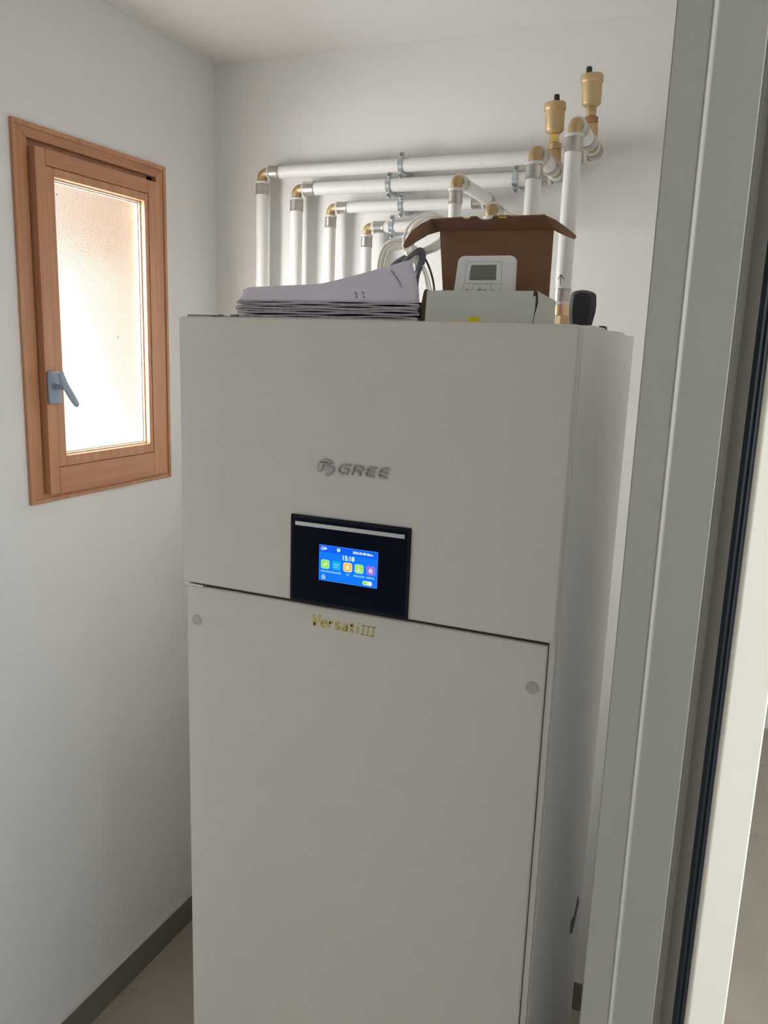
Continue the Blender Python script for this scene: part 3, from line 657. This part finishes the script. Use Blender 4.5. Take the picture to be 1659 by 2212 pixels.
wing('lid_wing', [(0.500, 0.205, 1.9608), (0.5075, 0.2350, 1.9442), (0.5260, 0.212, 1.9345), (0.5460, 0.182, 1.9245), (0.5530, 0.165, 1.9215), (0.5560, 0.162, 1.9235), (0.5540, 0.166, 1.9270), (0.5360, 0.180, 1.9405), (0.5180, 0.194, 1.9525)])
# yellow print on the front and lid edge
for poly in ([(0.4225, 1.8000), (0.4245, 1.8070), (0.4285, 1.8108), (0.4375, 1.8108), (0.4410, 1.8075), (0.4435, 1.8010)], [(0.3985, 1.8000), (0.3985, 1.8045), (0.4075, 1.8043), (0.4075, 1.8)], [(0.4450, 1.8), (0.4450, 1.8044), (0.4520, 1.8042), (0.4520, 1.8)]):
    plate('yellow_print', poly, by0 - 0.0003, by0 + 0.0002, M['yellow'], fr)
for x0, x1 in ((0.3765, 0.3835), (0.4300, 0.4420)):
    boxo('yellow_print', (x0, x1, 0.2045, 0.2065, 1.9590, 1.9608), M['yellow'], bx)
place(bx, (0.436, 0.16, 1.8))

# thermostat standing in the box
th = empty('thermostat', 'white square room thermostat with grey display, leaning in the open box', 'thermostat')
TX0, TX1, TZ0, TZ1 = 0.3905, 0.4755, 1.8100, 1.8985
lean = 0.10
def tf(y): return lambda a, b: (a + (0.006 * (1.0 - (b - TZ0) / (TZ1 - TZ0)) * (-1 if a < 0.433 else 0.6)), y + 0.144 + (b - TZ0) * lean, b)
def tplate(name, poly, y0, y1, m, bevel=0.0):
    bm = bmesh.new(); prism(bm, poly, tf(y0), tf(y1)); return link(name, bm, m, th, bevel=bevel)
tplate('housing', rrect(TX0, TX1, TZ0, TZ1, 0.0085, 6), -0.0085, 0.004, M['white'], bevel=0.0018)
def wire(x0, x1, z0, z1, w=0.0004):
    for p in ([(x0, z0), (x1, z0), (x1, z0 + w), (x0, z0 + w)], [(x0, z1 - w), (x1, z1 - w), (x1, z1), (x0, z1)], [(x0, z0), (x0 + w, z0), (x0 + w, z1), (x0, z1)], [(x1 - w, z0), (x1, z0), (x1, z1), (x1 - w, z1)]):
        yield p
bm = bmesh.new()
for p in list(wire(0.4050, 0.4565, 1.8590, 1.8900)) + list(wire(0.4185, 0.4415, 1.8250, 1.8583)) + [[(0.4048, 1.8250), (0.4052, 1.8250), (0.4052, 1.859), (0.4048, 1.859)], [(0.4563, 1.8250), (0.4567, 1.8250), (0.4567, 1.859), (0.4563, 1.859)]]:
    prism(bm, p, tf(-0.0088), tf(-0.0083))
link('button_lines', bm, M['line'], th, smooth=False)
tplate('display', rrect(0.4120, 0.4485, 1.8640, 1.8855, 0.0006, 2), -0.0089, -0.0082, M['lcdgrey'])
bm = bmesh.new()
for p in ([bar(0.4258, 1.8503, 0.4345, 1.8503, .0007), bar(0.43015, 1.8460, 0.43015, 1.8548, .0007)]): prism(bm, p, tf(-0.0088), tf(-0.0083))
cx, cz = 0.4113, 1.8480
for k in range(10):
    a, b = [math.radians(125 + 290 * q / 10) for q in (k, k + 1)]
    prism(bm, bar(cx + .0028 * math.cos(a), cz + .0028 * math.sin(a), cx + .0028 * math.cos(b), cz + .0028 * math.sin(b), .0006), tf(-0.0088), tf(-0.0083))
prism(bm, bar(cx, cz, cx, cz + .0042, .0006), tf(-0.0088), tf(-0.0083))
link('button_symbols', bm, M['dark'], th, smooth=False)
g = tf(-0.0086)
text('button_text', 'boost', 0.0062, 0, 0, 0, M['dark'], th, bold=0.00008, fn=lambda a, b, c: g(0.4432 + a * 0.9, 1.8462 + b))
place(th, (0.433, 0.15, 1.81))

# paper stack: booklets with wavy page edges
BX0, BX1, BY0, BY1 = 0.036, 0.3485, 0.101, 0.308
zc = 1.8004
ths = [0.0052, 0.0026, 0.0036, 0.0030, 0.0034, 0.0028, 0.0032, 0.0024]
names = ['bottom booklet of the paper stack on the cabinet', 'booklet second from the bottom of the paper stack', 'booklet third from the bottom of the paper stack', 'booklet fourth from the bottom of the paper stack',
         'booklet fourth from the top of the paper stack', 'booklet third from the top of the paper stack', 'booklet directly under the top booklet of the stack', 'top booklet of the stack, right under the folded papers']
for k, h in enumerate(ths):
    bm = bmesh.new(); nx, ny = 26, 4
    jx, jy = random.uniform(-0.0018, 0.0012), random.uniform(0, 0.003)
    ph = random.uniform(0, 6)
    G = {}
    for s_ in (0, 1):
        for i in range(nx + 1):
            for j in range(ny + 1):
                x = BX0 + jx + (BX1 - BX0 - 0.001) * i / nx; y = BY0 + jy + (BY1 - BY0) * j / ny
                amp = 0.00035 + 0.0007 * (i / nx)
                wv = amp * math.sin(i * 0.55 + ph) * (1 if 1 <= k else 0) * (1 - j / ny * 0.6)
                z = zc + (h - 0.0005 if s_ else 0) + (wv + abs(amp)) * (1 if s_ == 0 or k < 7 else 0.4)
                if k == 0 and s_ == 0: z = zc
                G[s_, i, j] = bm.verts.new((x, y, z))
    for i in range(nx):
        for j in range(ny):
            bm.faces.new((G[0, i, j], G[0, i, j + 1], G[0, i + 1, j + 1], G[0, i + 1, j])); bm.faces.new((G[1, i, j], G[1, i + 1, j], G[1, i + 1, j + 1], G[1, i, j + 1]))
    for i in range(nx):
        for j in (0, ny):
            bm.faces.new((G[0, i, j], G[0, i + 1, j], G[1, i + 1, j], G[1, i, j]))
    for j in range(ny):
        for i in (0, nx):
            bm.faces.new((G[0, i, j], G[0, i, j + 1], G[1, i, j + 1], G[1, i, j]))
    tag(link('booklet', bm, M['paperedge']), names[k], 'booklet', 'stack of booklets on the cabinet')
    zc += h + 0.0003 + (0.0012 if k == 1 else 0)
ZP = zc + 0.0005
# folded papers bulging on top
def ridge(x):
    f = (x - 0.035) / (0.349 - 0.035)
    return 1.8525 + 0.0120 * f + 0.030 * max(0, (f - 0.45) / 0.55) ** 1.15
def fold(i, j, nx, ny, off=0.0):
    u, v = i / nx, j / ny
    xr = 0.022 + (0.3165 - 0.022) * u; xb = 0.040 + (0.3480 - 0.040) * u
    if v < 0.5:                                      # front face, rising to the ridge
        s = v / 0.5; x = xb + (xr - xb) * s
        zr = ridge(xr + (xr - 0.022) * 0.1); y = 0.103 + 0.040 * s + 0.006 * math.sin(math.pi * s); z = ZP + (zr - ZP) * (s ** 0.92)
    else:
        s = (v - 0.5) / 0.5; x = xr - 0.080 * s * u
        zr = ridge(xr + (xr - 0.022) * 0.1); y = 0.143 + 0.150 * s; z = zr + (ZP + 0.004 - zr) * (s ** 1.6)
    e = min(1, u / 0.04)
    z = ZP + (z - ZP) * (0.80 + 0.20 * math.sin(e * math.pi / 2))
    return V((x, y, z + off))
fp = empty('folded_papers', 'lilac-white folded papers bulging on top of the booklet stack', 'papers')
for q, off in enumerate((0.0, -0.0016)):
    bm = bmesh.new(); nx, ny = 30, 24
    A = [[bm.verts.new(fold(i, j, nx, ny, off)) for j in range(ny + 1)] for i in range(nx + 1)]
    for i in range(nx):
        for j in range(ny): bm.faces.new((A[i][j], A[i + 1][j], A[i + 1][j + 1], A[i][j + 1]))
    o = link('folded_sheet', bm, M['paper'], fp)
    s = o.modifiers.new('solid', 'SOLIDIFY'); s.thickness = 0.0008; s.offset = 0
def on_sheet(u, v, lift=0.0009):
    p = fold(u * 30, v * 24, 30, 24); a = fold(u * 30 + .1, v * 24, 30, 24) - p; b = fold(u * 30, v * 24 + .1, 30, 24) - p
    n = a.cross(b).normalized()
    if n.y > 0: n = -n
    return p + n * lift
def stroke(bm, uv, w):
    for (u0, v0), (u1, v1) in zip(uv, uv[1:]):
        p, q = on_sheet(u0, v0), on_sheet(u1, v1); d = (q - p); 
        if d.length < 1e-6: continue
        s = d.normalized().cross(V((0, -1, 0.3))).normalized() * w / 2
        bm.faces.new([bm.verts.new(c) for c in (p + s, q + s, q - s, p - s)])
bm = bmesh.new()
for base in (0.665, 0.705):
    stroke(bm, [(base, .165), (base + .008, .11), (base + .004, .06), (base + .012, .03)], .0010)
    stroke(bm, [(base - .008, .13), (base + .014, .125)], .0009)
    stroke(bm, [(base + .006, .06), (base + .018, .045)], .0009)
tag(link('handwriting', bm, M['ink'], fp, smooth=False), kind='stuff')
bm = bmesh.new()
for k in range(9):
    v = 0.42 - k * 0.026; u = 0.880 + k * 0.0035
    stroke(bm, [(u, v), (u + .012, v - .002)], .0022); stroke(bm, [(u + .002, v - .010), (u + .010, v - .012)], .0012)
stroke(bm, [(.905, .185), (.925, .17), (.915, .155)], .0010)
tag(link('printed_address', bm, mat('faint_ink', (0.36, 0.34, 0.42), 0.8), fp, smooth=False), kind='stuff')
bm = bmesh.new(); stroke(bm, [(.872, .488), (.872, .455), (.8745, .425)], .0011)
link('crease_mark', bm, M['white'], fp, smooth=False)
place(fp, (0.19, 0.2, 1.83))

# cable coil
cc = empty('cable_coil', 'white coiled cable bundle tied in the middle behind the papers and box', 'cable')
def strand_set(name, centre, side, k, rad, m, wob=0.0015):
    base = spline(centre, 9)
    for q in range(k):
        f = (q / (k - 1) - 0.5) if k > 1 else 0
        pts = []
        for i, p in enumerate(base):
            t_ = i / (len(base) - 1)
            tan = (base[min(i + 1, len(base) - 1)] - base[max(i - 1, 0)]).normalized()
            nrm = tan.cross(V((0, 1, 0))).normalized()
            env = min(1.0, 0.30 + 2.6 * t_ * 1.0, 0.30 + 2.6 * (1 - t_))
            pts.append(p + nrm * (f * side * env) + V((0, 0.010 * math.sin(q * 2.1 + t_ * 2), 0)) + nrm * wob * math.sin(q * 1.7 + t_ * 7))
        bm = bmesh.new(); sweep(bm, pts, rad, 8); link(name, bm, m, cc)
KN = (0.186, 0.500, 1.9430)
strand_set('cable', [(0.118, 0.500, 1.806), (0.110, 0.500, 1.86), (0.1120, 0.500, 1.920), (0.122, 0.500, 1.953), (0.146, 0.500, 1.9640), (0.170, 0.500, 1.960), KN], 0.0155, 8, 0.0026, M['cable'])
strand_set('cable', [KN, (0.174, 0.495, 1.955), (0.180, 0.490, 1.978), (0.200, 0.485, 1.998), (0.226, 0.482, 2.003), (0.250, 0.484, 1.990), (0.246, 0.490, 1.968), (0.222, 0.498, 1.955), KN], 0.0205, 9, 0.0027, M['cable'])
strand_set('cable', [KN, (0.168, 0.50, 1.925), (0.150, 0.50, 1.87), (0.148, 0.50, 1.806)], 0.014, 5, 0.0022, M['cable'])
strand_set('cable', [KN, (0.200, 0.495, 1.925), (0.216, 0.49, 1.89), (0.226, 0.488, 1.84), (0.226, 0.488, 1.806)], 0.010, 3, 0.0021, M['cable'])
strand_set('cable', [KN, (0.190, 0.50, 1.90), (0.192, 0.50, 1.85), (0.192, 0.50, 1.806)], 0.008, 3, 0.0022, M['cable'])
def one(name, pts, r, m, flat=1.0):
    bm = bmesh.new(); sweep(bm, spline(pts, 8), r, 10, flat=flat, ref=(0, 1, 0)); return link(name, bm, m, cc)
one('grey_cable', [(0.130, 0.488, 1.905), (0.150, 0.486, 1.925), (0.178, 0.484, 1.938), (0.198, 0.483, 1.944), (0.204, 0.484, 1.936), (0.200, 0.486, 1.920), (0.190, 0.49, 1.895), (0.186, 0.49, 1.86), (0.188, 0.49, 1.806)], 0.0052, M['cablegrey'])
one('grey_cable', [(0.158, 0.479, 1.915), (0.172, 0.477, 1.927), (0.190, 0.476, 1.941), (0.203, 0.477, 1.948), (0.209, 0.480, 1.940), (0.206, 0.484, 1.925), (0.197, 0.486, 1.905), (0.193, 0.487, 1.88)], 0.0045, M['cablegrey'])
one('black_cable', [(0.196, 0.488, 1.945), (0.210, 0.487, 1.932), (0.224, 0.486, 1.905), (0.232, 0.486, 1.870), (0.233, 0.486, 1.806)], 0.0020, M['cableblack'])
bm = bmesh.new(); lathe(bm, (0.172, 0.492, 1.938), (0.9, 0, 0.35), [(0, 0.012), (0.004, 0.0145), (0.010, 0.0135), (0.016, 0.0150), (0.022, 0.012)], 18); link('tie_knot', bm, M['cable'], cc)
place(cc, (0.18, 0.5, 1.806))
